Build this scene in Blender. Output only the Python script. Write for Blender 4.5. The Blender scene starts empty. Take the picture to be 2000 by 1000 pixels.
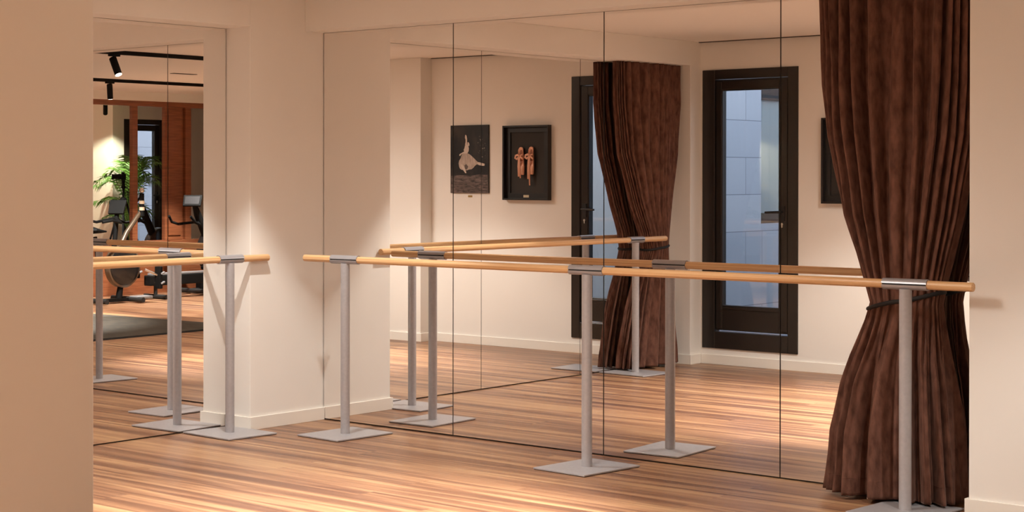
import bpy, math, random
from mathutils import Vector, Matrix
S = bpy.context.scene
COL = S.collection
PI = math.pi
rnd = random.Random(7)

# ------------------------------------------------------------------ helpers
class MB:
    """collects shapes into one mesh"""
    def __init__(s):
        s.v = []; s.f = []; s.m = []; s.cur = 0
    def add(s, vs, fs):
        o = len(s.v); s.v += [tuple(p) for p in vs]
        s.f += [tuple(i + o for i in f) for f in fs]; s.m += [s.cur] * len(fs)
        return s
    def box(s, a, b):
        x0, y0, z0 = [min(p, q) for p, q in zip(a, b)]; x1, y1, z1 = [max(p, q) for p, q in zip(a, b)]
        return s.add([(x0,y0,z0),(x1,y0,z0),(x1,y1,z0),(x0,y1,z0),(x0,y0,z1),(x1,y0,z1),(x1,y1,z1),(x0,y1,z1)],
                     [(0,3,2,1),(4,5,6,7),(0,1,5,4),(1,2,6,5),(2,3,7,6),(3,0,4,7)])
    def tube(s, pts, r, n=20, cap=True, squash=1.0):
        pts = [Vector(p) for p in pts]; R = r if isinstance(r, (list, tuple)) else [r] * len(pts)
        vs = []; fs = []; up = None
        for i, p in enumerate(pts):
            t = (pts[min(i+1, len(pts)-1)] - pts[max(i-1, 0)]).normalized()
            if up is None:
                up = Vector((0,0,1)) if abs(t.z) < .9 else Vector((1,0,0))
            a = t.cross(up).normalized(); b = a.cross(t).normalized(); up = b
            for k in range(n):
                w = 2*PI*k/n
                vs.append(p + a*math.cos(w)*R[i] + b*math.sin(w)*R[i]*squash)
        for i in range(len(pts)-1):
            for k in range(n):
                k2 = (k+1) % n
                fs.append((i*n+k, i*n+k2, (i+1)*n+k2, (i+1)*n+k))
        if cap:
            fs.append(tuple(range(n-1, -1, -1))); fs.append(tuple(range((len(pts)-1)*n, len(pts)*n)))
        return s.add(vs, [f[::-1] for f in fs])
    def prism(s, poly, h, M):
        """poly in local xy, extruded along local z by h, placed by matrix M"""
        n = len(poly)
        vs = [M @ Vector((x, y, 0)) for x, y in poly] + [M @ Vector((x, y, h)) for x, y in poly]
        fs = [tuple(range(n-1, -1, -1)), tuple(range(n, 2*n))] + [(i, (i+1) % n, (i+1) % n + n, i+n) for i in range(n)]
        return s.add(vs, fs)
    def grid(s, rows, closed=False):
        n = len(rows[0]); vs = [p for r in rows for p in r]; fs = []
        for i in range(len(rows)-1):
            for k in range(n if closed else n-1):
                k2 = (k+1) % n
                fs.append((i*n+k, i*n+k2, (i+1)*n+k2, (i+1)*n+k))
        return s.add(vs, fs)
    def lathe(s, prof, c, n=32, axis='z'):
        rows = []
        for r, h in prof:
            row = []
            for k in range(n):
                w = 2*PI*k/n; a, b = r*math.cos(w), r*math.sin(w)
                row.append({'z': (c[0]+a, c[1]+b, c[2]+h), 'x': (c[0]+h, c[1]+a, c[2]+b), 'y': (c[0]+b, c[1]+h, c[2]+a)}[axis])
            rows.append(row)
        return s.grid(rows, True)
    def build(s, name, mat, parent=None, smooth=False, bevel=0, angle=.6, subsurf=0):
        me = bpy.data.meshes.new(name); me.from_pydata(s.v, [], s.f)
        mats = mat if isinstance(mat, (list, tuple)) else [mat]
        for m in mats: me.materials.append(m)
        for p, k in zip(me.polygons, s.m): p.material_index = k
        if smooth:
            for p in me.polygons: p.use_smooth = True
        me.update()
        o = bpy.data.objects.new(name, me); COL.objects.link(o)
        if smooth:
            me.set_sharp_from_angle(angle=angle)
        if bevel:
            b = o.modifiers.new('bevel', 'BEVEL'); b.width = bevel; b.segments = 2; b.limit_method = 'ANGLE'
        if subsurf:
            q = o.modifiers.new('sub', 'SUBSURF'); q.levels = q.render_levels = subsurf
        if parent: o.parent = parent
        return o

def empty(name, loc=(0,0,0), rz=0):
    o = bpy.data.objects.new(name, None); COL.objects.link(o); o.location = loc; o.rotation_euler = (0,0,rz); o.empty_display_size = .1
    return o
def tag(o, label, cat, group=None, kind=None):
    o['label'] = label; o['category'] = cat
    if group: o['group'] = group
    if kind: o['kind'] = kind
    return o
def struct(o, label=None):
    o['kind'] = 'structure'
    if label: o['label'] = label
    return o

# ------------------------------------------------------------------ materials
def mat(name, col, rough=.5, metal=0, spec=.5, **kw):
    m = bpy.data.materials.new(name); m.use_nodes = True
    b = m.node_tree.nodes['Principled BSDF']
    b.inputs['Base Color'].default_value = (*col, 1); b.inputs['Roughness'].default_value = rough
    b.inputs['Metallic'].default_value = metal; b.inputs['Specular IOR Level'].default_value = spec
    for k, v in kw.items(): b.inputs[k].default_value = v
    return m
def nodes(m): return m.node_tree.nodes, m.node_tree.links, m.node_tree.nodes['Principled BSDF']
def noise_color(m, c1, c2, scale=(1,1,1), nscale=5, detail=4, lo=.35, hi=.65, bump=0, rough=None, coord='Object'):
    N, L, b = nodes(m)
    tc = N.new('ShaderNodeTexCoord'); mp = N.new('ShaderNodeMapping'); mp.inputs['Scale'].default_value = scale
    nz = N.new('ShaderNodeTexNoise'); nz.inputs['Scale'].default_value = nscale; nz.inputs['Detail'].default_value = detail
    rp = N.new('ShaderNodeValToRGB'); rp.color_ramp.elements[0].position = lo; rp.color_ramp.elements[1].position = hi
    rp.color_ramp.elements[0].color = (*c1, 1); rp.color_ramp.elements[1].color = (*c2, 1)
    L.new(tc.outputs[coord], mp.inputs[0]); L.new(mp.outputs[0], nz.inputs['Vector']); L.new(nz.outputs['Fac'], rp.inputs[0]); L.new(rp.outputs[0], b.inputs['Base Color'])
    if bump:
        bp = N.new('ShaderNodeBump'); bp.inputs['Strength'].default_value = bump; bp.inputs['Distance'].default_value = .002
        L.new(nz.outputs['Fac'], bp.inputs['Height']); L.new(bp.outputs[0], b.inputs['Normal'])
    return nz, rp

M = {}
M['wall'] = mat('wall_paint', (.84,.80,.75), .75, spec=.25)
noise_color(M['wall'], (.835,.80,.75), (.86,.825,.775), (1,1,1), 1.4, 3, bump=.0)
M['ceiling'] = mat('ceiling_paint', (.88,.84,.79), .8, spec=.2)
M['baseboard'] = mat('baseboard_paint', (.86,.82,.75), .45)
M['slot'] = mat('slot_dark', (.05,.035,.025), .6)
M['mirror'] = mat('mirror_silver', (.93,.915,.90), 0.0, 1.0)
M['mirror_edge'] = mat('mirror_edge', (.10,.09,.08), .3)
M['backing'] = mat('mirror_backing', (.06,.05,.045), .7)
M['steel'] = mat('grey_powder_coat', (.34,.33,.345), .38, .25)
noise_color(M['steel'], (.42,.405,.42), (.45,.435,.45), (1,1,1), 60, 2)
M['steel_edge'] = mat('plate_underside', (.02,.02,.02), .6)
M['clamp'] = mat('clamp_grey', (.38,.37,.39), .33, .3)
M['frame'] = mat('door_frame_bronze', (.028,.022,.018), .28, .2)
N_, L_, B_ = nodes(M['frame'])
M['handle'] = mat('handle_black', (.008,.008,.009), .4)
M['brass'] = mat('brass', (.55,.38,.16), .3, 1)
M['silver'] = mat('silver_metal', (.7,.68,.65), .3, 1)
M['black'] = mat('matt_black', (.007,.007,.007), .65, spec=.12)
M['black_gloss'] = mat('gloss_black', (.01,.01,.011), .15)
M['rubber'] = mat('rubber', (.015,.015,.015), .7)
M['grey_plastic'] = mat('grey_plastic', (.25,.25,.26), .4)
M['bronze_metal'] = mat('bronze_paint', (.16,.12,.085), .3, .6)
M['cord'] = mat('cord_black', (.010,.008,.008), .7)
M['satin'] = mat('satin_pink', (.82,.44,.30), .38)
M['satin_in'] = mat('shoe_lining', (.35,.14,.08), .7)
M['board'] = mat('frame_board', (.022,.018,.015), .7)
M['frame_black'] = mat('frame_black', (.012,.011,.011), .35)
M['print_dark'] = mat('print_dark', (.02,.018,.018), .35)
noise_color(M['print_dark'], (.006,.006,.008), (.05,.035,.03), (1,1,.5), 9, 5, .45, .8)
M['print_grass'] = mat('print_grass', (.1,.08,.07), .4)
noise_color(M['print_grass'], (.018,.014,.014), (.20,.145,.13), (1,1,3.5), 22, 8, .3, .72)
M['print_pale'] = mat('print_pale', (.50,.41,.35), .4)
noise_color(M['print_pale'], (.34,.27,.23), (.56,.46,.39), (3,1,.8), 16, 4, .3, .7)
M['print_skin'] = mat('print_skin', (.60,.50,.43), .4)
M['print_mid'] = mat('print_mid', (.11,.085,.075), .4)
M['pot'] = mat('planter_grey', (.10,.095,.09), .6)
M['soil'] = mat('soil', (.03,.02,.012), .9)
M['leaf'] = mat('palm_leaf', (.09,.20,.035), .45)
noise_color(M['leaf'], (.05,.15,.02), (.14,.28,.05), (1,1,1), 4, 3)
M['stem'] = mat('palm_stem', (.16,.22,.06), .5)
M['ext_wall'] = mat('exterior_render', (.50,.52,.56), .8)
M['ext_floor'] = mat('exterior_paving', (.35,.34,.33), .8)
M['ext_glass'] = mat('exterior_window_glass', (.30,.36,.38), .08)
M['screen'] = mat('console_screen', (.02,.019,.021), .5, spec=.3)
M['red'] = mat('red_plastic', (.5,.03,.015), .4)
M['cream'] = mat('cream_plastic', (.62,.50,.36), .4)

# velvet
def velvet(name, c1, c2, sheen):
    m = mat(name, c1, .85, spec=.15)
    N, L, b = nodes(m)
    nz, rp = noise_color(m, c1, c2, (1,1,.4), 34, 8, .34, .70, bump=.35)
    b.inputs['Sheen Weight'].default_value = .55; b.inputs['Sheen Roughness'].default_value = .30
    b.inputs['Sheen Tint'].default_value = (*sheen, 1)
    return m
M['velvet'] = velvet('brown_velvet', (.090,.039,.026), (.190,.089,.062), (.75,.50,.40))
M['lining'] = mat('curtain_lining', (.15,.085,.055), .42)
M['rug'] = mat('gym_mat', (.03,.027,.02), .7)
noise_color(M['rug'], (.014,.013,.010), (.055,.045,.032), (1,6,1), 5, 6)

# floor: laminate planks along X with long soft streaks
def wood_floor():
    m = mat('oak_laminate', (.5,.28,.15), .3, spec=.5)
    N, L, b = nodes(m)
    tc = N.new('ShaderNodeTexCoord')
    # plank index along y
    br = N.new('ShaderNodeTexBrick'); br.inputs['Scale'].default_value = 1; br.inputs['Brick Width'].default_value = 1.25; br.inputs['Row Height'].default_value = .19
    br.inputs['Mortar Size'].default_value = .0009; br.inputs['Mortar Smooth'].default_value = .2; br.inputs['Bias'].default_value = 0
    br.inputs['Color1'].default_value = (.0,.0,.0,1); br.inputs['Color2'].default_value = (1,1,1,1); br.inputs['Mortar'].default_value = (.5,.5,.5,1)
    br.offset = .37; br.offset_frequency = 2
    L.new(tc.outputs['Object'], br.inputs['Vector'])
    # shift noise by plank
    sep = N.new('ShaderNodeSeparateColor'); L.new(br.outputs['Color'], sep.inputs[0])
    cmb = N.new('ShaderNodeCombineXYZ'); mul = N.new('ShaderNodeMath'); mul.operation = 'MULTIPLY'; mul.inputs[1].default_value = .35
    L.new(sep.outputs[0], mul.inputs[0]); L.new(mul.outputs[0], cmb.inputs[2])
    add = N.new('ShaderNodeVectorMath'); add.operation = 'ADD'; L.new(tc.outputs['Object'], add.inputs[0]); L.new(cmb.outputs[0], add.inputs[1])
    mp = N.new('ShaderNodeMapping'); mp.inputs['Scale'].default_value = (.38, 10, 1); L.new(add.outputs[0], mp.inputs[0])
    n1 = N.new('ShaderNodeTexNoise'); n1.inputs['Scale'].default_value = 1.3; n1.inputs['Detail'].default_value = 5; n1.inputs['Roughness'].default_value = .52; n1.inputs['Distortion'].default_value = .7
    L.new(mp.outputs[0], n1.inputs['Vector'])
    mp2 = N.new('ShaderNodeMapping'); mp2.inputs['Scale'].default_value = (1.4, 38, 1); L.new(add.outputs[0], mp2.inputs[0])
    n2 = N.new('ShaderNodeTexNoise'); n2.inputs['Scale'].default_value = 1.5; n2.inputs['Detail'].default_value = 4
    L.new(mp2.outputs[0], n2.inputs['Vector'])
    mx = N.new('ShaderNodeMath'); mx.operation = 'MULTIPLY_ADD'; mx.inputs[1].default_value = .17; L.new(n2.outputs['Fac'], mx.inputs[0]); L.new(n1.outputs['Fac'], mx.inputs[2])
    pm = N.new('ShaderNodeMath'); pm.operation = 'MULTIPLY_ADD'; pm.inputs[1].default_value = .025; L.new(sep.outputs[0], pm.inputs[0]); L.new(mx.outputs[0], pm.inputs[2])
    rp = N.new('ShaderNodeValToRGB'); e = rp.color_ramp.elements
    e[0].position = .43; e[0].color = (.135,.060,.035,1); e[1].position = .78; e[1].color = (.47,.275,.14,1)
    q = e.new(.535); q.color = (.205,.096,.052,1); q = e.new(.635); q.color = (.32,.162,.084,1)
    L.new(pm.outputs[0], rp.inputs[0])
    mm = N.new('ShaderNodeMix'); mm.data_type = 'RGBA'; mm.blend_type = 'MULTIPLY'
    L.new(br.outputs['Fac'], mm.inputs[0]); L.new(rp.outputs[0], mm.inputs[6]); mm.inputs[7].default_value = (.45,.40,.38,1)
    L.new(mm.outputs[2], b.inputs['Base Color'])
    b.inputs['Roughness'].default_value = .36
    bp = N.new('ShaderNodeBump'); bp.inputs['Strength'].default_value = .08; bp.inputs['Distance'].default_value = .001
    L.new(n2.outputs['Fac'], bp.inputs['Height']); L.new(bp.outputs[0], b.inputs['Normal'])
    return m
M['floor'] = wood_floor()

def wood(name, c1, c2, c3, sc, rough=.35):
    m = mat(name, c1, rough)
    N, L, b = nodes(m)
    nz, rp = noise_color(m, c1, c3, sc, 2.2, 5, .30, .72)
    q = rp.color_ramp.elements.new(.5); q.color = (*c2, 1)
    return m
M['pine_x'] = wood('pine_rail_along_x', (.50,.25,.10), (.70,.42,.20), (.80,.54,.30), (.5, 70, 70), .38)
M['pine_y'] = wood('pine_rail_along_y', (.50,.25,.10), (.70,.42,.20), (.80,.54,.30), (70, .5, 70), .38)
M['walnut'] = wood('red_walnut_cladding', (.17,.052,.022), (.25,.082,.034), (.32,.115,.05), (1.0, 1.6, 40), .3)

# glass: clear pane, part see-through, part reflecting
def glass():
    m = bpy.data.materials.new('clear_glass'); m.use_nodes = True
    N, L = m.node_tree.nodes, m.node_tree.links
    for n in list(N): N.remove(n)
    out = N.new('ShaderNodeOutputMaterial'); mix = N.new('ShaderNodeMixShader'); t = N.new('ShaderNodeBsdfTransparent'); g = N.new('ShaderNodeBsdfGlossy')
    t.inputs[0].default_value = (.90,.93,.93,1); g.inputs['Roughness'].default_value = .01; g.inputs[0].default_value = (.9,.9,.9,1)
    fr = N.new('ShaderNodeLayerWeight'); fr.inputs[0].default_value = .5
    pw = N.new('ShaderNodeMath'); pw.operation = 'POWER'; pw.inputs[1].default_value = 4; L.new(fr.outputs['Facing'], pw.inputs[0])
    mp = N.new('ShaderNodeMath'); mp.operation = 'MULTIPLY_ADD'; mp.inputs[1].default_value = .85; mp.inputs[2].default_value = .07; L.new(pw.outputs[0], mp.inputs[0])
    L.new(mp.outputs[0], mix.inputs[0]); L.new(t.outputs[0], mix.inputs[1]); L.new(g.outputs[0], mix.inputs[2]); L.new(mix.outputs[0], out.inputs[0])
    return m
M['glass'] = glass()
def emis(name, col, s):
    m = mat(name, (.8,.8,.8), .5); N, L, b = nodes(m)
    b.inputs['Emission Color'].default_value = (*col, 1); b.inputs['Emission Strength'].default_value = s
    return m
M['lamp'] = emis('lamp_lens', (1,.86,.66), 30)
M['fill_wide'] = emis('fill_lens_wide', (1,.9,.8), 3)  # glowing disc of the added wide fill light
M['lamp2'] = emis('lamp_lens_cool', (.95,1,.80), 12)
M['white_plate'] = mat('cream_card', (.75,.62,.42), .5)

# ------------------------------------------------------------------ room shell
HC = 2.66; HB = 2.46; A = .2006; B = .6835; W = 4.819; XR = 4.313; XE = 9.20
struct(MB().box((-.3,-14.2,-.1),(9.6,.3,0)).build('floor', M['floor']), 'warm oak laminate floor with long streaky planks')
struct(MB().box((-.3,-4.92,HC),(9.6,.3,HC+.15)).box((3.1,-9.6,HC),(9.6,-4.92,HC+.15)).box((6.3,-14.2,HC),(9.6,-9.6,HC+.15)).build('ceiling', M['ceiling']), 'plain cream ceiling')
struct(MB().box((-.3,.012,0),(9.6,.3,HC)).build('wall_back', M['backing']))
struct(MB().box((-.3,-5.1,0),(-.012,.012,HC)).build('wall_left', M['backing']))
# corner column (both mirrors end against it), and the beams above the mirrors
struct(MB().box((-.01,-B,0),(A,.012,HC)).build('wall_corner', M['wall'], bevel=.004), 'cream square column in the corner between the two mirrors')
struct(MB().box((-.012,-4.65,HB),(A,-B,HC)).build('trim_1', M['wall'], bevel=.003), 'cream beam above the left mirror wall')
struct(MB().box((A,-.1752,HB),(XR,.012,HC)).build('trim_2', M['wall'], bevel=.003), 'cream beam above the right mirror wall')
struct(MB().box((XR,-.31,0),(9.3,.012,HC)).build('wall_right', M['wall'], bevel=.003), 'plain cream wall at the end of the rail')
# column at the far end of the left mirror
struct(MB().box((-.012,-4.93,0),(.1932,-4.65,HC)).build('wall_pier', M['wall'], bevel=.004))
# wall with the balcony door
DX0, DX1, DZ0, DZ1 = .2136, 1.0384, .132, 2.4247
mb = MB().box((.1932,-W-.22,0),(DX0,-W,HC)).box((DX1,-W-.22,0),(2.57,-W,HC)).box((DX0,-W-.22,0),(DX1,-W,DZ0)).box((DX0,-W-.22,DZ1),(DX1,-W,HC))
struct(mb.build('wall_front', M['wall']), 'cream wall holding the balcony door and the two pictures')
struct(MB().box((2.565,-9.4,0),(3.17,-4.65,HC)).build('wall_near', M['wall'], bevel=.004), 'plain cream wall filling the left edge of the view')
mb = MB().box((3.17,-9.6,0),(6.3,-9.4,HC)).box((6.3,-9.63,0),(6.5,-9.4,HC)).box((6.3,-9.63,DZ1),(6.5,-10.46,HC)).box((6.3,-10.46,0),(6.5,-14,HC)).box((6.3,-9.63,0),(6.5,-10.46,DZ0))
struct(mb.build('wall_rear', M['wall']))
struct(MB().box((6.3,-14.2,0),(9.5,-14,HC)).build('wall_end', M['wall']))
struct(MB().box((XE+.06,-14.1,0),(9.5,.012,HC)).build('wall_gym', M['wall']))
struct(MB().box((XE,-14.1,2.545),(XE+.06,-.31,HC)).build('trim_3', M['wall']))

# baseboards
def bb(name, a, b):
    return struct(MB().box(a, b).build(name, M['baseboard'], bevel=.002))
t = .014; h = .079
mb = MB().box((A,-B-t,0),(A+t,-.002,h)).box((.002,-B-t,0),(A,-B,h))
struct(mb.build('baseboard_corner', M['baseboard'], bevel=.002))
mb = MB().box((.1932,-W+t,0),(.1932+t,-4.65+t,h)).box((.002,-4.65,0),(.1932,-4.65+t,h))
struct(mb.build('baseboard_pier', M['baseboard'], bevel=.002))
bb('baseboard_front', (.1932+t,-W,0), (2.565-t,-W+t,h))
mb = MB().box((2.565-t,-W+t,0),(2.565,-4.65+t,h)).box((2.565,-4.65,0),(3.17+t,-4.65+t,h)).box((3.17,-9.4,0),(3.17+t,-4.65,h))
struct(mb.build('baseboard_near', M['baseboard'], bevel=.002))
mb = MB().box((XR-t,-.31-t,0),(9.18,-.31,h)).box((XR-t,-.31,0),(XR,-.002,h))
struct(mb.build('baseboard_right', M['baseboard'], bevel=.002))
bb('baseboard_rear', (3.2,-9.4,0), (6.5,-9.4+t,h))

# linear air slot where the ceiling meets the door wall
tag(MB().box((.06,-W+.005,HC-.006),(2.55,-W+.035,HC+.001)).build('air_slot', M['slot']), 'long thin dark air slot in the ceiling along the wall with the door', 'air vent')
tag(MB().box((5.88,-5.04,HC-.005),(5.95,-4.69,HC+.001)).build('ceiling_vent', M['slot']), 'short dark slot in the ceiling between the two black tracks', 'air vent')

# ------------------------------------------------------------------ mirrors
def mirror(name, a, b, label):
    # glass sheet: silver face plus dark ground edges
    x0,y0,z0 = a; x1,y1,z1 = b
    m = MB().box(a, b)
    m.m = [1]*6
    if abs(x1-x0) > abs(y1-y0): m.m[2] = 0
    else: m.m[3] = 0
    o = m.build('mirror_panel', [M['mirror'], M['mirror_edge']])
    return tag(o, label, 'mirror', name)
g = .0030
xs = [A+.003, 1.2119, 2.2312, 3.2574, XR-.002]
labs = ['tall frameless mirror panel beside the corner column, right of it', 'tall mirror panel between the column-side panel and the middle post of the long barre',
        'tall mirror panel reflecting most of the glazed balcony door, right of the middle post', 'tall mirror panel partly hidden by the real velvet curtain']
for i in range(4):
    mirror('mirror panels on the right wall', (xs[i]+g, 0, .008), (xs[i+1]-g, .010, HB-.002 if True else 0), labs[i])
ys = [-B-.004, -1.996, -3.303, -4.645]
labs = ['tall frameless mirror panel left of the corner column', 'middle mirror panel of the left wall, seen only in reflections', 'mirror panel behind the reflected velvet curtain at the far end of the left wall']
for i in range(3):
    m = MB().box((-.010, ys[i+1]+g, .008), (0, ys[i]-g, HB-.002)); m.m = [1]*6; m.m[3] = 0
    tag(m.build('mirror_panel', [M['mirror'], M['mirror_edge']]), labs[i], 'mirror', 'mirror panels on the left wall')

# ------------------------------------------------------------------ barres
def clamp_mb(r=.0262, L=.205, ax='x'):
    """two half shells round the rail, with the slot between them and end bevel"""
    m = MB()
    def arc(a0, a1, ro, ri, n=14):
        pts = [(ro*math.cos(a0+(a1-a0)*k/n), ro*math.sin(a0+(a1-a0)*k/n)) for k in range(n+1)]
        pts += [(ri*math.cos(a1-(a1-a0)*k/n), ri*math.sin(a1-(a1-a0)*k/n)) for k in range(n+1)]
        return pts
    for (a0, a1) in ((math.radians(8), math.radians(172)), (math.radians(188), math.radians(352))):
        P = arc(a0, a1, r, .0212)
        if ax == 'x': Mx = Matrix(((0,0,1,-L/2),(1,0,0,0),(0,1,0,0),(0,0,0,1)))
        else: Mx = Matrix(((1,0,0,0),(0,0,1,-L/2),(0,1,0,0),(0,0,0,1)))
        m.prism(P, L, Mx)
    return m
def barre(name, ax, p0, p1, hb, stands, plate, label, matk):
    root = empty(name, (p0[0], p0[1], 0)); tag(root, label, 'ballet barre', 'floor-standing ballet barres')
    d = Vector((p1[0]-p0[0], p1[1]-p0[1], 0)); Ln = d.length; d.normalize(); R = .0208
    o = MB().tube([(d.x*q, d.y*q, hb) for q in (0, .003, Ln-.003, Ln)], [R-.003, R, R, R-.003], 40).build('rail', M[matk], root, smooth=True)
    for (sx, sy, rot) in stands:
        px, py = sx-p0[0], sy-p0[1]
        post = MB().tube([(px,py,.008),(px,py,hb-.022)], .0273, 40).build('post', M['steel'], root, smooth=True)
        sad = MB().tube([(px,py,hb-.055),(px,py,hb-.040),(px,py,hb-.0235)], [.0273,.0285,.0262], 32)
        c = clamp_mb(ax=ax)
        c.v = [(v[0]+px, v[1]+py, v[2]+hb) for v in c.v]
        c.build('clamp', M['clamp'], post, smooth=True, angle=.5)
        dx, dy = (.1005, 0) if ax == 'x' else (0, .1005)
        MB().tube([(px-dx,py-dy,hb),(px+dx,py+dy,hb)], .02145, 32).build('clamp_slot_shade', M['rubber'], post, smooth=True)  # dark sleeve added to put shade into the slot between the shells
        w, l = plate
        Rm = Matrix.Rotation(rot, 4, 'Z')
        pl_ = MB(); pl_.box((-w/2,-l/2,.003),(w/2,l/2,.011))
        pl_.v = [tuple(Rm @ Vector(v) + Vector((px,py,0))) for v in pl_.v]
        pl_.build('base_plate', M['steel'], post, bevel=.0015)
        pd = MB(); pd.box((-w/2+.004,-l/2+.004,.0),(w/2-.004,l/2-.004,.003))
        pd.v = [tuple(Rm @ Vector(v) + Vector((px,py,0))) for v in pd.v]
        pd.build('rubber_pad', M['steel_edge'], post)
    return root
barre('ballet_barre', 'x', (.4188,-.4309), (4.3793,-.4309), 1.05, [(.739,-.4309,math.radians(-2.5)), (2.3938,-.4309,math.radians(-4)), (4.0745,-.4309,math.radians(-3))], (.325,.49),
      'long ballet barre with pine rail and grey posts in front of the right mirror', 'pine_x')
barre('ballet_barre', 'y', (.2246,-4.1997), (.2246,-.5503), 1.05, [(.2246,-.8892,math.radians(-3)), (.2246,-3.7419,math.radians(3))], (.40,.40),
      'pine-railed ballet barre along the left mirror, its end against the corner column', 'pine_y')

# ------------------------------------------------------------------ curtains
def vnoise(seed):
    r = random.Random(seed); T = [r.uniform(-1,1) for _ in range(4096)]
    def f(x, y=0.0):
        xi, yi = math.floor(x), math.floor(y); fx, fy = x-xi, y-yi
        fx = fx*fx*(3-2*fx); fy = fy*fy*(3-2*fy)
        g_ = lambda a, b: T[(a*57 + b*131) & 4095]
        return (g_(xi,yi)*(1-fx)+g_(xi+1,yi)*fx)*(1-fy) + (g_(xi,yi+1)*(1-fx)+g_(xi+1,yi+1)*fx)*fy
    return f
def interp(keys, z):
    if z >= keys[0][0]: return list(keys[0][1:])
    for a, b in zip(keys, keys[1:]):
        if z >= b[0]:
            t_ = (a[0]-z)/(a[0]-b[0]); t2 = t_*t_*(3-2*t_) if False else t_
            return [p + (q-p)*t2 for p, q in zip(a[1:], b[1:])]
    return list(keys[-1][1:])
def curtain(to_world, keys, gap, seed, label, loc, flip=False):
    """keys: z, s_left, s_right, n_centre, depth, fold amplitude.  s along the mirror, n out from it."""
    nf = vnoise(seed); root = empty('velvet_curtain', loc); tag(root, label, 'curtain', 'velvet curtains tied back at the mirror ends')
    NU, NZ = 900, 170
    ztop, zbot = keys[0][0], keys[-1][0]; zn = NECK
    # irregular fold phase
    KF = 15
    def ring(z, shrink=0.0):
        sl, sr, nc, dp, am = interp(keys, z)
        w = (sr-sl)/2; c = (sl+sr)/2
        below = max(0, min(1, (zn-z)/.35)); above = max(0, min(1, (z-zn)/.5))
        out = []
        for k in range(NU+1):
            u = k/NU; th = 2*PI*u
            ct, st = -math.cos(th), math.sin(th)        # u .. front half 0-.5 (left to right), back half .5-1
            ex = abs(ct)**.75*(1 if ct > 0 else -1); ey = abs(st)**.8*(1 if st > 0 else -1)
            ph = u*KF*2 + .62*nf(u*9, z*.30) + .20*nf(u*21+40, z*.9)
            f1 = math.sin(2*PI*ph) - .05; f1 = (abs(f1)**.55)*(1 if f1 > 0 else -1)
            ph2 = u*17 + .42*nf(u*7+11, z*.4)
            f2 = math.sin(2*PI*ph2) + .30; f2 = (abs(f2)**.6)*(1 if f2 > 0 else -1)
            ph3 = u*47 + .5*nf(u*15+5, z*.8); f3 = math.sin(2*PI*ph3)
            big = .5 + .5*nf(u*15+3, z*.5+9)
            f = (f1*(1-below*.80) + f2*below*1.0)*(.62+.5*big) + .13*f3
            lobe = ph if below < .5 else ph2
            wr = .22*nf(u*60, z*7) + .3*nf(u*26+7, z*2.2)
            d = am*(f + wr*.55)
            # flag-like lateral lean makes folds overlap
            lat = am*.55*math.sin(2*PI*ph)*(1-below)*(nf(u*11+30, z*.4)+.3)
            s_ = c + (w-shrink)*ex + lat*abs(st) + d*ct*.7
            n_ = nc + (dp-shrink)*ey + d*(.35+.65*abs(st))*(1 if st >= 0 else -1)
            n_ = max(.012+.004*abs(nf(u*30, z)), n_)
            out.append((s_, n_))
        return out
    L = Vector(loc)
    def W3(s_, n_, z): return tuple(Vector(to_world(s_, n_, z)) - L)
    rows = []; zs = []
    for i in range(NZ+1):
        t_ = i/NZ; zs.append(ztop + (zbot-ztop)*t_)
    extra = [.105, .1, .095]
    for z in zs:
        rg = ring(z)
        rows.append(rg)
    g0, g1 = gap
    i0, i1 = int((.5+g0*.5)*NU), int((.5+g1*.5)*NU)
    # outer velvet (open at the back gap)
    idx = list(range(i1, NU)) + list(range(0, i0+1))
    def strip(idx_, sh, nm, mt, parent):
        G = []
        for z, rg in zip(zs, rows):
            rr = rg if sh == 0 else ring(z, sh)
            hemz = .02*0
            row = []
            for k in idx_:
                s_, n_ = rr[k % NU]
                zz = z
                if z == zbot: zz = z + .006*nf(k*.05, 3)
                row.append(W3(s_, n_, zz))
            G.append(row)
        m = MB().grid(G)
        if flip: m.f = [f[::-1] for f in m.f]
        return m.build(nm, mt, parent, smooth=True, angle=3.2)
    o = strip(idx, 0, 'velvet', M['velvet'], root)
    sm = o.modifiers.new('thick', 'SOLIDIFY'); sm.thickness = .003; sm.offset = 0
    inner = [k for k in range(i0-30, i1+31)]
    o2 = strip(inner, .012, 'lining', M['lining'], root); o2['label'] = 'smooth taupe lining'
    # hem stitch: fine raised line following the cloth
    for zz in (.105,):
        rg = ring(zz); m = MB(); pts = []
        for k in idx[::3]:
            s_, n_ = rg[k % NU]; sgn = 1 if (k % NU)/NU < .5 else -1
            pts.append(W3(s_, max(.012, n_ + .0022*sgn), zz))
        m.tube(pts, .0013, 5, cap=False)
        m.build('hem_stitching', M['velvet'], root, smooth=True)
    # tie cord
    def tie(zl, zr):
        pts = []; n = 90
        for k in range(n+1):
            u = k/n; z = None
            th = 2*PI*u; ct, st = -math.cos(th), math.sin(th)
            z = zl + (zr-zl)*(ct+1)/2 + .0
            sl, sr, nc, dp, am = interp(keys, z)
            ex = abs(ct)**.75*(1 if ct > 0 else -1); ey = abs(st)**.8*(1 if st > 0 else -1)
            pts.append(W3((sl+sr)/2 + ((sr-sl)/2+.004)*ex, max(.008, nc + (dp+.008)*ey), z))
        return pts
    MB().tube(tie(*TIE), .0105, 10).build('tie_cord', M['cord'], root, smooth=True)
    return root

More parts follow.
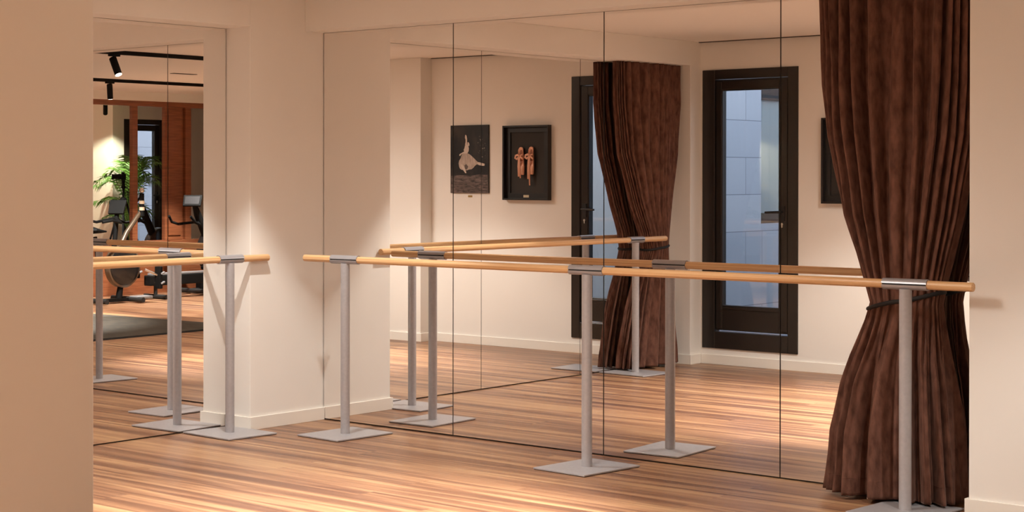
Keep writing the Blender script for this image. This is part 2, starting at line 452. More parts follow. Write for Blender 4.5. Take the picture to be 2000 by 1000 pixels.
NECK = .94; TIE = (.905, 1.0)
keysA = [(2.458, 3.535, 4.275, .115, .055, .034), (2.0, 3.565, 4.265, .12, .06, .040), (1.74, 3.598, 4.25, .125, .066, .038), (1.36, 3.668, 4.19, .125, .078, .030), (1.18, 3.725, 4.15, .122, .084, .022),
         (1.03, 3.765, 4.12, .12, .086, .012), (.94, 3.787, 4.108, .12, .086, .007), (.85, 3.765, 4.112, .12, .090, .014), (.68, 3.715, 4.125, .13, .10, .030), (.55, 3.685, 4.14, .14, .108, .040), (.32, 3.65, 4.16, .155, .116, .052), (.022, 3.635, 4.18, .16, .122, .058)]
curtain(lambda s_, n_, z: (s_, -n_, z), keysA, (.18,.36), 3, 'dark brown velvet curtain tied back beside the right wall, nearer one', (3.9,-.12,0))
NECK = .97; TIE = (.955, .99)
keysL = [(2.458, 3.68, 4.61, .088, .032, .040), (2.13, 3.69, 4.59, .088, .034, .044), (1.73, 3.755, 4.545, .088, .038, .042), (1.32, 3.935, 4.46, .090, .050, .030), (1.1, 4.06, 4.415, .095, .062, .016),
         (.97, 4.10, 4.395, .098, .070, .008), (.86, 4.055, 4.41, .094, .060, .016), (.78, 4.025, 4.425, .090, .052, .026), (.49, 3.91, 4.49, .086, .044, .040), (.13, 3.80, 4.54, .084, .042, .044), (.022, 3.78, 4.55, .084, .042, .044)]
curtain(lambda s_, n_, z: (n_, -s_, z), keysL, (.52,.70), 11, 'dark brown velvet curtain tied back at the far end of the left mirror, seen reflected', (.12,-4.2,0), flip=True)

# ------------------------------------------------------------------ balcony doors
def door(name, loc, rz, label):
    root = empty(name, loc, rz); struct(root, label)
    w, z0, z1 = .8248, .132, 2.4247
    f = MB()
    f.box((0,-.08,z0),(.109,.012,z1)).box((w-.084,-.08,z0),(w,.012,z1)).box((.109,-.08,2.346),(w-.084,.012,z1)).box((.109,-.08,z0),(w-.084,.012,.27))
    f.build('door_frame', M['frame'], root, bevel=.004)
    q = MB()
    q.box((.113,-.07,.284),(.172,-.004,2.342)).box((.656,-.07,.284),(w-.088,-.004,2.342)).box((.172,-.07,2.25),(.656,-.004,2.342)).box((.172,-.07,.284),(.656,-.004,.49))
    q.box((.118,-.02,.30),(.165,.002,2.33)).box((.664,-.02,.30),(w-.093,.002,2.33)).box((.165,-.02,2.262),(.664,.002,2.33))
    q.box((.165,-.02,.455),(.664,.002,.478))
    leaf = q.build('door_leaf', M['frame'], root, bevel=.003)
    MB().box((.172,-.045,.49),(.656,-.036,2.25)).build('glass_pane', M['glass'], leaf)
    MB().box((.122,-.003,.276),(.69,.002,.2785)).build('sill_strip', M['silver'], root)
    hd = MB().box((.675,.002,1.19),(.712,.012,1.31))
    hd.tube([(.693,.012,1.262),(.693,.048,1.262)], .010, 14).tube([(.700,.048,1.262),(.66,.052,1.262),(.57,.052,1.258)], [.011,.010,.009], 14)
    hd.build('door_handle', M['handle'], leaf, smooth=True, bevel=.001)
    MB().tube([(.693,.002,1.165),(.693,.014,1.165)], .010, 14).box((.688,.002,1.138),(.698,.012,1.160)).build('key_cylinder', M['silver'], leaf, smooth=True)
    return root
door('door_1', (DX0,-W,0), 0, 'dark bronze glazed balcony door seen in the mirror')
door('door_2', (6.5,-9.63,0), -PI/2, 'dark glazed door behind the palm, seen in the gym mirror')

# ------------------------------------------------------------------ outside the doors
def ext_wall_mat():
    m = M['ext_wall']; N, L, b = nodes(m)
    tc = N.new('ShaderNodeTexCoord'); mp = N.new('ShaderNodeMapping'); mp.inputs['Rotation'].default_value = (PI/2, 0, 0)
    sx = N.new('ShaderNodeSeparateXYZ'); L.new(tc.outputs['Object'], sx.inputs[0])
    ad = N.new('ShaderNodeMath'); ad.operation = 'ADD'; L.new(sx.outputs[0], ad.inputs[0]); L.new(sx.outputs[1], ad.inputs[1])
    cm = N.new('ShaderNodeCombineXYZ'); L.new(ad.outputs[0], cm.inputs[0]); L.new(sx.outputs[2], cm.inputs[1])
    br = N.new('ShaderNodeTexBrick'); br.inputs['Scale'].default_value = 1; br.inputs['Brick Width'].default_value = 1.3; br.inputs['Row Height'].default_value = .345
    br.inputs['Mortar Size'].default_value = .004; br.inputs['Color1'].default_value = (.42,.46,.54,1); br.inputs['Color2'].default_value = (.50,.53,.60,1); br.inputs['Mortar'].default_value = (.22,.24,.29,1)
    L.new(cm.outputs[0], br.inputs['Vector']); L.new(br.outputs['Color'], b.inputs['Base Color'])
ext_wall_mat()
struct(MB().box((-.9,-9.3,-.1),(3.0,-W-.24,0)).build('exterior_ground', M['ext_floor']))
struct(MB().box((-.6,-7.05,0),(-.4,-W-.3,4.5)).build('wall_exterior', M['ext_wall']), 'pale grey block wall outside the balcony door')
struct(MB().box((-1.6,-9.4,0),(2.56,-9.2,4.5)).box((-.6,-9.2,0),(-.4,-8.2,4.5)).build('wall_courtyard', M['ext_wall']))
# neighbour's window beyond the block wall
nw = empty('neighbour_window', (-.5,-7.62,0)); tag(nw, 'dark framed tall window of the building across, seen through the door glass', 'window')
MB().box((-.04,-.55,1.1),(.04,-.45,2.42)).box((-.04,.45,1.1),(.04,.57,2.42)).box((-.04,-.45,2.28),(.04,.45,2.42)).box((-.04,-.45,1.1),(.04,.45,1.2)).build('window_frame', M['frame'], nw, bevel=.004)
MB().box((-.01,-.45,1.2),(.0,.45,2.28)).build('pane', M['ext_glass'], nw)
MB().box((-.1,-.58,0),(.1,.57,1.1)).box((-.1,-.58,2.42),(.1,.57,4.5)).build('surround', M['ext_wall'], nw)
struct(MB().box((3.2,-14,-.1),(6.28,-9.62,0)).build('exterior_yard', M['ext_floor']))
struct(MB().box((3.4,-14,0),(3.6,-9.64,3.2)).build('wall_yard', M['ext_wall']))

# ------------------------------------------------------------------ pictures on the door wall (x grows to the left as one faces it)
def facing(x, z, n=0):  # matrix: local x -> -X (viewer's right), local y -> Z, local z -> +Y
    return Matrix(((-1,0,0,x),(0,0,1,-W+n),(0,1,0,z),(0,0,0,1)))
pr_ = empty('ballerina_print', (2.125,-W,1.394)); tag(pr_, 'dark unframed photograph of a leaping dancer in a pale long skirt', 'picture')
def rel(m, o): 
    m.v = [tuple(Vector(v)-o) for v in m.v]; return m
PO = Vector((2.125,-W,1.394))
X0, Z0 = 2.334, 1.394; PW, PH = .425, .628
m = MB().prism([(0,0),(PW,0),(PW,PH),(0,PH)], .018, facing(X0, Z0)); rel(m, PO).build('panel', M['print_dark'], pr_, bevel=.0008)
def pc(u, v): return ((u-75)/(517-75)*PW, (862-v)/(862-85)*PH)     # from the picture's own proportions
def shape(pts, lvl, matk, name):
    m = MB().prism([pc(*p) for p in pts], .0006, facing(X0, Z0, .018+lvl*.0006)); rel(m, PO).build(name, M[matk], pr_)
shape([(78,860),(515,860),(508,700),(505,655),(400,650),(300,665),(180,655),(78,668)], 0, 'print_grass', 'grass')
# pale haze patches among the trees
for i in range(26):
    u = rnd.uniform(395,490); v = rnd.uniform(215,480) ; r = rnd.uniform(2,6.5)
    shape([(u+r*math.cos(a*PI/3)*rnd.uniform(.6,1.4), v+r*math.sin(a*PI/3)*rnd.uniform(.6,1.4)) for a in range(5,-1,-1)], 0, 'print_pale' if i % 3 == 0 else 'print_mid', 'blossom')
shape([(212,418),(232,408),(262,405),(290,412),(318,432),(350,462),(385,498),(408,518),(398,530),(372,540),(345,572),(322,590),(296,592),(268,602),(240,592),(215,598),(188,582),(178,560),(172,522),(178,490),(196,462),(205,435)][::-1], 1, 'print_pale', 'skirt')
shape([(240,545),(262,530),(285,560),(270,592),(248,590)][::-1], 2, 'print_mid', 'skirt_fold')
shape([(228,408),(236,385),(232,365),(242,345),(245,322),(258,305),(276,305),(286,325),(292,352),(290,378),(276,408)][::-1], 2, 'print_skin', 'torso')
shape([(247,310),(254,280),(254,250),(246,228),(250,198),(258,194),(266,208),(272,240),(271,275),(270,308)][::-1], 3, 'print_skin', 'raised_arm')
shape([(180,432),(184,415),(205,405),(228,390),(240,392),(236,406),(205,418),(190,436)][::-1], 3, 'print_skin', 'lowered_arm')
shape([(274,288),(282,278),(292,284),(300,304),(298,322),(286,324),(278,308)][::-1], 3, 'print_skin', 'head')
shape([(392,520),(405,508),(418,512),(440,518),(474,528),(472,552),(440,549),(408,542),(392,532)][::-1], 2, 'print_skin', 'rear_leg')
shape([(198,532),(216,536),(238,562),(256,602),(264,632),(252,634),(230,604),(205,560)][::-1], 3, 'print_skin', 'front_leg')
# brass plate
tag(MB().prism([(0,0),(.046,0),(.046,.018),(0,.018)], .004, facing(2.146, 1.356, -.001)).build('brass_plaque', M['brass']), 'small brass plaque on the wall under the dancer photograph', 'plaque')

# shadow box
FX0, FZ0, FW, FH = 1.731, 1.335, .482, .672; FO = Vector((1.49,-W,FZ0))
fb = empty('shadow_box', FO); tag(fb, 'black deep box frame holding a pair of pink pointe shoes', 'picture frame')
D = .058
def R4(x0,z0,x1,z1,d0,d1,m_): m_.prism([(x0,z0),(x1,z0),(x1,z1),(x0,z1)], d1-d0, facing(FX0, FZ0, d0)); return m_
m = MB(); b1 = .016
R4(0,0,FW,b1,0,D,m); R4(0,FH-b1,FW,FH,0,D,m); R4(0,b1,b1,FH-b1,0,D,m); R4(FW-b1,b1,FW,FH-b1,0,D,m)
rel(m, FO).build('frame', M['frame_black'], fb, bevel=.001)
m = MB(); b2 = .062
R4(b1,b1,FW-b1,b2,.001,.022,m); R4(b1,FH-b2,FW-b1,FH-b1,.001,.022,m); R4(b1,b2,b2,FH-b2,.001,.022,m); R4(FW-b2,b2,FW-b1,FH-b2,.001,.022,m)
rel(m, FO).build('inner_mount', M['frame_black'], fb, bevel=.001)
m = MB(); R4(b2,b2,FW-b2,FH-b2,.001,.010,m); rel(m, FO).build('backing_board', M['board'], fb)
m = MB(); R4(.205,.024,.262,.046,.022,.025,m); rel(m, FO).build('name_card', M['white_plate'], fb)['label'] = 'cream name card'
# pointe shoes hang heel up inside the box
def shoe(cx, cz, tilt, label, bowside, tails):
    loc = Vector((FX0-cx, -W+.034, FZ0+cz)); root = empty('pointe_shoe', loc); tag(root, label, 'ballet shoe', 'pair of pink pointe shoes in the box frame')
    c, s_ = math.cos(tilt), math.sin(tilt)
    T = lambda x, z, n: (-(x*c - z*s_), n, x*s_ + z*c)
    # body: rows from the toe (bottom) to heel (top)
    rows = []; inner = []
    prof = [(-.125,.004,.004),(-.125,.024,.014),(-.118,.028,.019),(-.09,.030,.021),(-.05,.031,.021),(-.02,.030,.020),(.03,.027,.018),(.07,.025,.017),(.10,.024,.016),(.118,.019,.012),(.126,.006,.005)]
    for z, rx, rn in prof:
        row = []
        op = max(0, min(1, (z+.045)/.03)) * max(0, min(1, (.118-z)/.02))
        for k in range(28):
            a = 2*PI*k/28; x = rx*math.cos(a); n = rn*math.sin(a)
            if n > 0 and op > 0: n = n*(1-op) + op*(-.004 + rn*.95*max(0, abs(math.cos(a))-.5)*2)
            row.append(T(x, z, n))
        rows.append(row)
    MB().grid(rows, True).build('shoe_body', M['satin'], root, smooth=True, angle=1.2)
    m = MB(); poly = [(.017*math.cos(a)*(1.0), .035+.072*math.sin(a)) for a in [2*PI*k/24 for k in range(24)]]
    m.add([T(x, z, -.0015) for x, z in poly], [tuple(range(24))]); m.add([T(x, z, -.003) for x, z in poly], [tuple(range(23,-1,-1))]); m.build('insole', M['satin_in'], root)
    def ribbon(pts, w, name='ribbon'):
        G = [[], []]; mm = MB(); rows_ = []
        for i, p in enumerate(pts):
            q = pts[min(i+1, len(pts)-1)]; r_ = pts[max(i-1, 0)]
            dx, dz = q[0]-r_[0], q[1]-r_[1]; l = math.hypot(dx, dz) or 1; nx, nz = -dz/l*w/2, dx/l*w/2
            rows_.append([T(p[0]+nx, p[1]+nz, p[2]), T(p[0]+nx*.3, p[1]+nz*.3, p[2]+.003), T(p[0]-nx*.3, p[1]-nz*.3, p[2]+.003), T(p[0]-nx, p[1]-nz, p[2])])
        mm.grid(rows_)
        o = mm.build(name, M['satin'], root, smooth=True)
        so = o.modifiers.new('t', 'SOLIDIFY'); so.thickness = .0015
    b_ = bowside
    ribbon([(-.024,.055,.012),(0,.045,.018),(.024,.058,.012)], .018)
    ribbon([(b_*.004,.04,.02),(b_*.025,.055,.024),(b_*.045,.048,.022),(b_*.052,.028,.020),(b_*.035,.018,.021),(b_*.008,.034,.022)], .020)
    ribbon([(0,.04,.021),(-b_*.018,.028,.023),(-b_*.036,.014,.020)], .018)
    ribbon([(b_*.004,.038,.022),(b_*.014,0,.022),(b_*.018,-.05,.022),(b_*.016,tails[0],.020)], .017)
    ribbon([(b_*.0,.038,.023),(b_*.002,0,.024),(b_*.004,-.06,.024),(-b_*.002,tails[1],.021)], .014)
    return root
shoe(.188, .352, math.radians(1), 'pink satin pointe shoe on the left in the black box, bow to its left', -1, (-.14,-.155))
shoe(.293, .355, math.radians(-1), 'pink satin pointe shoe on the right in the black box, longest ribbon', -1, (-.165,-.222))

# ------------------------------------------------------------------ ceiling tracks and spotlights
for (x, y0, y1, lab) in ((3.87,-9.3,-.4,'black lighting track on the ceiling nearer the studio'), (7.2,-13.5,-.5,'black lighting track on the ceiling over the gym machines')):
    tag(MB().box((x-.02,y0,HC-.036),(x+.02,y1,HC-.001)).build('lighting_track', M['black']), lab, 'lighting track', 'ceiling lighting tracks')
def head(x, y, aim, power, size, blend, label, color=(1,.70,.42), lens='lamp', radius=.03, light=True):
    root = empty('track_spotlight', (x, y, HC-.036)); tag(root, label, 'spotlight', 'black cylinder spotlights on the tracks')
    piv = Vector((0,0,-.07)); d = (Vector(aim) - (Vector((x,y,HC-.036))+piv)).normalized()
    MB().box((-.017,-.06,-.018),(.017,.06,0)).build('track_adapter', M['black'], root, bevel=.002)
    MB().tube([(0,0,-.018),(0,0,-.075)], .006, 10).build('arm', M['black'], root, smooth=True)
    c0 = piv - d*.045; c1 = piv + d*.125
    body = MB().tube([c0, c0+d*.004, c1-d*.002, c1], [.030,.0335,.0335,.0325], 32).build('lamp_body', M['black'], root, smooth=True)
    MB().tube([c1+d*.0005, c1+d*.002], .029, 28).build('lens', M[lens] if light else M['black_gloss'], body, smooth=True)
    if light:
        ld = bpy.data.lights.new('bulb', 'SPOT'); ld.energy = power; ld.spot_size = math.radians(size); ld.spot_blend = blend; ld.color = color; ld.shadow_soft_size = radius
        lo = bpy.data.objects.new('bulb', ld); COL.objects.link(lo); lo.parent = root
        lo.location = c1 + d*.035; lo.rotation_euler = d.to_track_quat('-Z','Y').to_euler()
    return root
WARM = (1,.985,.93)
head(3.87,-1.95,(2.55,-1.95,0), 240, 48, .95, 'lit spotlight on the track nearer the studio, tilted toward the mirrors', WARM)
head(3.87,-3.55,(1.9,-3.3,0), 260, 42, .95, 'spotlight on the nearer track aimed at the floor by the glazed door', WARM)
head(7.2,-4.96,(7.7,-5.6,0), 170, 80, .35, 'spotlight hanging from the gym track in front of the walnut cladding', WARM)
head(7.2,-8.608,(6.55,-9.2,1.55), 50, 70, .5, 'spotlight on the gym track aimed at the palm', (1,1,.74), 'lamp2')
def downlight(x, y, power, size, blend, label, rad=.028):
    root = empty('downlight', (x, y, HC)); tag(root, label, 'ceiling light', 'recessed downlights')
    q = rad - .028
    MB().lathe([(.036+q,-.002),(.040+q,-.006),(.050+q,-.006),(.052+q,0),(.036+q,0)], (0,0,0), 32).build('trim_ring', M['baseboard'], root, smooth=True, angle=.5)
    MB().tube([(0,0,-.001),(0,0,-.003)], .035+q, 28).build('lens', M['lamp'] if rad < .1 else M['fill_wide'], root)
    ld = bpy.data.lights.new('bulb', 'SPOT'); ld.energy = power; ld.spot_size = math.radians(size); ld.spot_blend = blend; ld.color = WARM; ld.shadow_soft_size = rad
    lo = bpy.data.objects.new('bulb', ld); COL.objects.link(lo); lo.parent = root; lo.location = (0,0,-.04)
downlight(.94,-1.37, 40, 82, .35, 'recessed ceiling light near the corner column')
downlight(2.02,-3.28, 34, 98, .40, 'recessed ceiling light in front of the pictures')
downlight(2.95,-2.72, 106, 165, 1.0, 'added wide fill light above the open studio floor, out of view', .36)  # broad soft fill added to lift the upper walls, kept out of view
downlight(5.5,-1.9, 34, 104, .4, 'recessed ceiling light near the end of the long barre')
downlight(7.3,-2.9, 520, 84, .45, 'added fill light above the dark mat, out of view')  # unseen lamp added so its bounce fills the studio
downlight(8.0,-7.6, 170, 84, .45, 'recessed ceiling light above the exercise machines')
downlight(5.0,-6.6, 250, 84, .45, 'added fill light over the open floor behind the dark mat, out of view')  # unseen lamp added to brighten the near wall

# ------------------------------------------------------------------ gym wall: walnut cladding with mirrors
def clad(name, *boxes):
    m = MB()
    for b_ in boxes: m.box(*b_)
    return struct(m.build(name, M['walnut'], bevel=.004))
YL, YRr = -5.2, -9.6
clad('trim_4', ((XE,YRr,0),(XE+.06,YL,.70)))
clad('trim_5', ((XE,YRr,2.475),(XE+.06,YL,2.545)))
clad('trim_6', ((XE,-6.50,.70),(XE+.06,YL,2.475)))
clad('trim_7', ((XE,-7.30,.70),(XE+.06,-7.205,2.475)))
clad('trim_8', ((XE,-8.128,.70),(XE+.06,-7.80,2.475)), ((XE-.012,-8.09,.76),(XE,-7.86,2.44)))
clad('trim_9', ((XE+.045,-8.19,.70),(XE+.06,-8.128,2.475)), ((XE,-8.30,.70),(XE+.06,-8.19,2.475)))
for (y0, y1, lab) in ((-7.205,-6.50,'framed gym mirror reflecting the photo camera and the lit palm'), (-7.80,-7.30,'framed gym mirror reflecting the dark glazed door'), (YRr,-8.30,'framed gym mirror at the column side behind the bike console')):
    m = MB().box((XE+.03,y0,.70),(XE+.045,y1,2.475)); m.m = [1]*6; m.m[5] = 0
    tag(m.build('wall_mirror', [M['mirror'], M['mirror_edge']]), lab, 'mirror', 'mirrors set in the walnut cladding')

# dark mat on the gym floor
mt = MB().prism([(4.80,-4.62),(8.55,-4.50),(8.55,-1.1),(4.68,-1.1)], .018, Matrix.Identity(4)); mt.m = [0, 0] + [1]*4
tag(mt.build('gym_mat', [M['rug'], M['rubber']]), 'large dark brown mat with black edge lying on the wooden floor', 'mat')

# ------------------------------------------------------------------ gym machines   (local p runs to -Y)
def gym_root(name, x, y, label, group=None):
    r = empty(name, (x, y, 0)); return tag(r, label, 'exercise machine', group)
G = lambda x, p, z: (x, -p, z)
b = gym_root('exercise_bike', 8.2, -6.06, 'black upright exercise bike with round flywheel case and bronze rim', 'exercise bikes in front of the walnut cladding')
MB().lathe([(.001,-.075),(.20,-.075),(.235,-.06),(.235,.06),(.20,.075),(.001,.075)], G(0,.02,.45), 48, 'x').build('flywheel_case', M['black_gloss'], b, smooth=True, angle=.8)
MB().lathe([(.236,-.05),(.262,-.04),(.262,.04),(.236,.05)], G(0,.03,.45), 48, 'x').build('rim_guard', M['bronze_metal'], b, smooth=True, angle=.8)
MB().tube([G(0,0,.22),G(0,-.03,.05)], [.035,.045], 12).box(G(-.05,-.40,.02),G(.05,.12,.06)).build('stand', M['black'], b, smooth=True)
MB().tube([G(-.28,.12,.045),G(.28,.12,.045)], .032, 16).build('front_foot', M['rubber'], b, smooth=True)
MB().box(G(-.2,.10,.05),G(-.05,.36,.085)).build('foot_block', M['grey_plastic'], b, bevel=.008)
MB().tube([G(-.25,-.45,.045),G(.25,-.45,.045)], .032, 16).build('rear_foot', M['rubber'], b, smooth=True)
MB().tube([G(0,-.05,.62),G(0,.10,.86),G(0,.33,1.10)], [.036,.032,.028], 16).build('front_post', M['bronze_metal'], b, smooth=True)
grp = MB().tube([G(-.02,.34,1.06),G(-.02,.34,1.34)], .03, 16); grp.build('upright_grip', M['black'], b, smooth=True)
for zz in (1.13, 1.21): MB().tube([G(-.02,.34,zz),G(-.02,.34,zz+.04)], .034, 16).build('grip_band', M['cream'], b, smooth=True)
MB().lathe([(.001,-.036),(.02,-.03),(.036,0),(.02,.03),(.001,.036)], G(-.02,.34,1.375), 20, 'z').build('grip_knob', M['silver'], b, smooth=True, angle=2)
cm = MB(); cm.prism([(-.1,-.09),(.1,-.09),(.11,.1),(-.11,.1)], .035, Matrix.Translation(G(0,-.05,1.16)) @ Matrix.Rotation(math.radians(205),4,'Z') @ Matrix.Rotation(math.radians(60),4,'X')); con = cm.build('console', M['black'], b, bevel=.006)
MB().tube([G(0,-.12,.62),G(0,-.08,.9),G(0,-.06,1.14)], [.034,.03,.03], 14).build('console_post', M['black'], b, smooth=True)
MB().tube([G(-.22,-.50,1.00),G(-.24,-.36,1.02),G(-.22,-.20,.99),G(0,-.10,1.04),G(.22,-.20,.99),G(.24,-.36,1.02),G(.22,-.50,1.00)], .017, 12).build('handlebar', M['black'], b, smooth=True)
MB().tube([G(0,-.38,.5),G(0,-.42,.82)], .024, 14).build('seat_post', M['black'], b, smooth=True)
MB().tube([G(0,-.55,.90),G(0,-.48,.90),G(0,-.35,.885),G(0,-.25,.88)], [.05,.10,.055,.025], 16, squash=.45).build('saddle', M['black'], b, smooth=True)
MB().tube([G(0,-.38,.52),G(0,-.15,.5)], .03, 12).build('frame_tube', M['black'], b, smooth=True)
for sx, pz, pp in ((-.16,.30,.52),(.16,.42,.44)):
    MB().box(G(sx-.05,pp-.05,pz-.14),G(sx+.05,pp+.0,pz+.14)).build('pedal', M['black'], b, bevel=.01).rotation_euler = (0,0,0)
    MB().tube([G(sx,pp-.02,pz+.02),G(sx*.6,pp-.2,pz+.1)], .014, 10).build('crank', M['silver'], b, smooth=True)
    MB().tube([G(sx-.06,pp-.03,pz+.05),G(sx-.03,pp+.04,pz+.06),G(sx+.03,pp+.04,pz+.06),G(sx+.06,pp-.03,pz+.05)], .013, 10).build('pedal_strap', M['grey_plastic'], b, smooth=True)
    MB().tube([G(sx-.06,pp-.03,pz-.07),G(sx-.03,pp+.04,pz-.06),G(sx+.03,pp+.04,pz-.06),G(sx+.06,pp-.03,pz-.07)], .013, 10).build('pedal_strap', M['grey_plastic'], b, smooth=True)

b = gym_root('exercise_bike', 8.72, -7.95, 'black exercise bike with tilted console and low long body near the column', 'exercise bikes in front of the walnut cladding')
cm = MB(); cm.prism([(-.12,-.085),(.12,-.085),(.125,.085),(-.125,.085)], .03, Matrix.Translation(G(-.02,-.13,1.22)) @ Matrix.Rotation(math.radians(212),4,'Z') @ Matrix.Rotation(math.radians(55),4,'X')); con = cm.build('console', M['black'], b, bevel=.006)
cm = MB(); cm.prism([(-.095,-.06),(.095,-.06),(.10,.06),(-.10,.06)], .002, Matrix.Translation(G(-.02,-.13,1.22)) @ Matrix.Rotation(math.radians(212),4,'Z') @ Matrix.Rotation(math.radians(55),4,'X') @ Matrix.Translation((0,0,.0305))); cm.build('screen', M['screen'], con)
MB().tube([G(0,-.08,1.19),G(0,-.02,1.05),G(0,.12,.80),G(0,.25,.5)], [.03,.05,.055,.05], 16).build('console_post', M['black'], b, smooth=True)
MB().tube([G(-.20,-.35,1.03),G(-.22,-.28,.95),G(-.20,-.18,.92),G(0,-.02,.95),G(.20,-.18,.92),G(.22,-.28,.95),G(.20,-.35,1.03)], .018, 12).build('handlebar', M['black'], b, smooth=True)
MB().lathe([(.001,-.07),(.25,-.07),(.29,-.05),(.29,.05),(.25,.07),(.001,.07)], G(0,.30,.56), 48, 'x').build('flywheel_case', M['black_gloss'], b, smooth=True, angle=.8)
MB().box(G(-.06,.0,.05),G(.06,.60,.30)).build('lower_case', M['black'], b, bevel=.02)
MB().tube([G(-.27,-.12,.045),G(.27,-.12,.045)], .032, 16).build('rear_foot', M['rubber'], b, smooth=True)
MB().tube([G(0,-.12,.05),G(0,.5,.06)], .03, 12).build('base_tube', M['black'], b, smooth=True)
MB().tube([G(-.27,.5,.045),G(.27,.5,.045)], .032, 16).build('front_foot', M['rubber'], b, smooth=True)
b = gym_root('rowing_machine', 8.42, -6.72, 'low black rowing machine rail between the two exercise bikes')
MB().box(G(-.06,.0,.17),G(.06,1.6,.30)).build('rail', M['black'], b, bevel=.012)
MB().box(G(-.045,.05,.30),G(.045,1.6,.325)).build('rail_top', M['grey_plastic'], b, bevel=.004)
for pp in (.15, 1.5):
    MB().tube([G(0,pp,.18),G(0,pp,.04)], .025, 12).tube([G(-.2,pp,.03),G(.2,pp,.03)], .03, 14).build('foot', M['rubber'], b, smooth=True)
MB().box(G(-.14,1.1,.33),G(.14,1.35,.38)).build('seat', M['black'], b, bevel=.015)

# ------------------------------------------------------------------ photo camera on its tripod (seen in the gym mirror)
C = Vector((7.43478,-8.50041,1.54553)); YAW = .7989
fw = Vector((-math.sin(YAW), math.cos(YAW), 0)); rt = Vector((math.cos(YAW), math.sin(YAW), 0)); up = Vector((0,0,1))
cam_o = empty('photo_camera', C - fw*.2 - up*.06); O = C - fw*.2 - up*.06
tag(cam_o, 'black photo camera with long lens on a tripod, seen in the gym mirror', 'camera')
def L3(f, r, u): return tuple(C + fw*f + rt*r + up*u - O)
m = MB().tube([L3(-.012,0,0),L3(-.03,0,0),L3(-.032,0,0),L3(-.10,0,0),L3(-.102,0,0),L3(-.15,0,0)], [.040,.041,.036,.036,.041,.040], 28); m.build('lens', M['black'], cam_o, smooth=True)
def OB(f0,f1,r0,r1,u0,u1, m_):
    vs = [L3(f,r,u) for u in (u0,u1) for f, r in ((f0,r0),(f1,r0),(f1,r1),(f0,r1))]
    return m_.add(vs, [(0,3,2,1),(4,5,6,7),(0,1,5,4),(1,2,6,5),(2,3,7,6),(3,0,4,7)])
OB(-.15,-.215,-.07,.07,-.05,.045, MB()).build('camera_body', M['black'], cam_o, bevel=.008)
OB(-.15,-.20,-.03,.03,.045,.068, MB()).build('viewfinder', M['black'], cam_o, bevel=.006)
tb = C - fw*.18; tr = empty('tripod', (tb.x, tb.y, 0)); tag(tr, 'black tripod carrying the photo camera', 'tripod')
MB().tube([(0,0,1.495),(0,0,1.46)], .028, 16).tube([(0,0,1.46),(0,0,1.40)], [.02,.026], 16).lathe([(.001,-.03),(.028,-.02),(.034,0),(.028,.02),(.001,.03)], (0,0,1.395), 20, 'z').build('ball_head', M['black'], tr, smooth=True)
MB().tube([(0,0,1.37),(0,0,.95)], .016, 16).build('centre_column', M['black'], tr, smooth=True)
MB().lathe([(.001,-.05),(.05,-.04),(.055,.02),(.03,.05),(.001,.05)], (0,0,1.20), 20, 'z').build('spider', M['black'], tr, smooth=True)
for k in range(3):
    a = YAW + PI/2 + .5 + k*2*PI/3
    MB().tube([(.04*math.cos(a),.04*math.sin(a),1.2),(.22*math.cos(a),.22*math.sin(a),.65),(.42*math.cos(a),.42*math.sin(a),.006)], [.018,.015,.011], 12).build('leg', M['black'], tr, smooth=True)

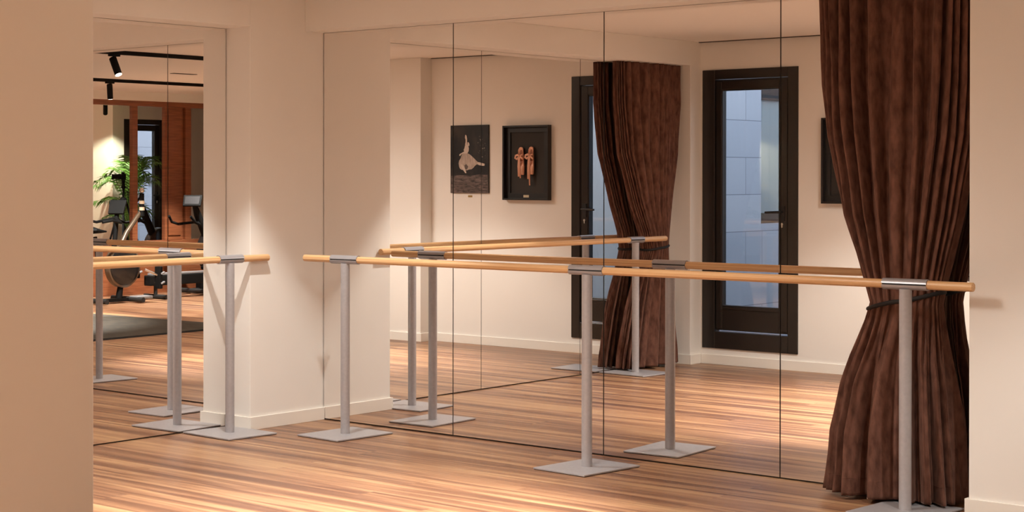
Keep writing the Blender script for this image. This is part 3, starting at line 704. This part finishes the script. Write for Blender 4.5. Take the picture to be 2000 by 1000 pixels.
# ------------------------------------------------------------------ palm
px, py = 6.97, -9.36
pm = empty('potted_palm', (px, py, 0)); tag(pm, 'leafy green palm in a planter lit by a spotlight by the dark door', 'potted plant')
MB().lathe([(.001,0),(.15,0),(.17,.36),(.175,.38),(.155,.38),(.15,.33)], (0,0,0), 32).build('planter', M['pot'], pm, smooth=True, angle=.6)
MB().lathe([(.001,.335),(.152,.335)], (0,0,0), 32).build('soil', M['soil'], pm)
r2 = random.Random(5)
for k in range(21):
    az = k*2.399 + r2.uniform(-.2,.2); rise = r2.uniform(1.15,1.62) if k < 14 else r2.uniform(.6,.95); reach = r2.uniform(.36,.60)
    if math.sin(az) < -.3: reach *= .45           # wall behind
    if math.sin(az) < .1 and math.cos(az) < -.2: reach *= .6
    pts = []; n = 16
    for i in range(n+1):
        t_ = i/n; r_ = .03 + reach*t_**2.0; z = .33 + rise*math.sin(min(1, t_*1.08)*PI*.60)/math.sin(PI*.5)
        pts.append(Vector((r_*math.cos(az), r_*math.sin(az), z)))
    fr = MB(); fr.tube(pts, [.008*(1-.75*i/n) for i in range(n+1)], 6)
    side = Vector((-math.sin(az), math.cos(az), 0))
    nl = 22
    for j in range(nl):
        t_ = .42 + .58*j/(nl-1); f_ = t_*n; i0 = min(n-1, int(f_)); p = pts[i0].lerp(pts[i0+1], f_-i0); tg = (pts[i0+1]-pts[i0]).normalized()
        ll = .24*math.sin(PI*(.18+.78*(t_-.42)/.58))+.04
        for sg in (-1, 1):
            d = (side*sg*.85 + tg*.75 + Vector((0,0,-.10))).normalized(); nrm = d.cross(tg).normalized(); wv = tg*.010
            a0 = p; a1 = p + d*ll*.5 + Vector((0,0,-.004)); a2 = p + d*ll + Vector((0,0,-.045-.05*r2.random()))
            for q in (a1, a2):
                if q.x + px < 6.53: q.x = 6.53 - px if q.y + py < -9.38 else q.x
                if q.y + py < -9.37 and q.x + px < 6.52: q.y = -9.37 - py
            fr.add([a0-wv*.5, a0+wv*.5, a1+wv, a1-wv, a2], [(0,1,2,3),(3,2,4)])
    fr.cur = 0
    fr.build('frond', M['leaf'], pm)

# ------------------------------------------------------------------ world and camera
w = bpy.data.worlds.new('world'); S.world = w; w.use_nodes = True
bg = w.node_tree.nodes['Background']; bg.inputs[0].default_value = (.70,.77,.92,1); bg.inputs[1].default_value = .84
cd = bpy.data.cameras.new('camera'); co = bpy.data.objects.new('camera', cd); COL.objects.link(co)
co.location = C; co.rotation_euler = (PI/2 - .0049, 0, YAW)
cd.sensor_width = 36; cd.lens = 3408.06/2000*36; cd.shift_x = (1000-310.763)/2000; cd.shift_y = (361.85-500)/2000; cd.clip_start = .02; cd.clip_end = 100
S.camera = co
S.view_settings.view_transform = 'Standard'; S.view_settings.look = 'None'; S.view_settings.gamma = 1; S.view_settings.use_curve_mapping = False
S.view_settings.exposure = 2.03
cy = S.cycles
cy.use_denoising = True; cy.max_bounces = 14; cy.glossy_bounces = 10; cy.diffuse_bounces = 5; cy.transparent_max_bounces = 12; cy.sample_clamp_indirect = 4; cy.caustics_reflective = True; cy.blur_glossy = .5
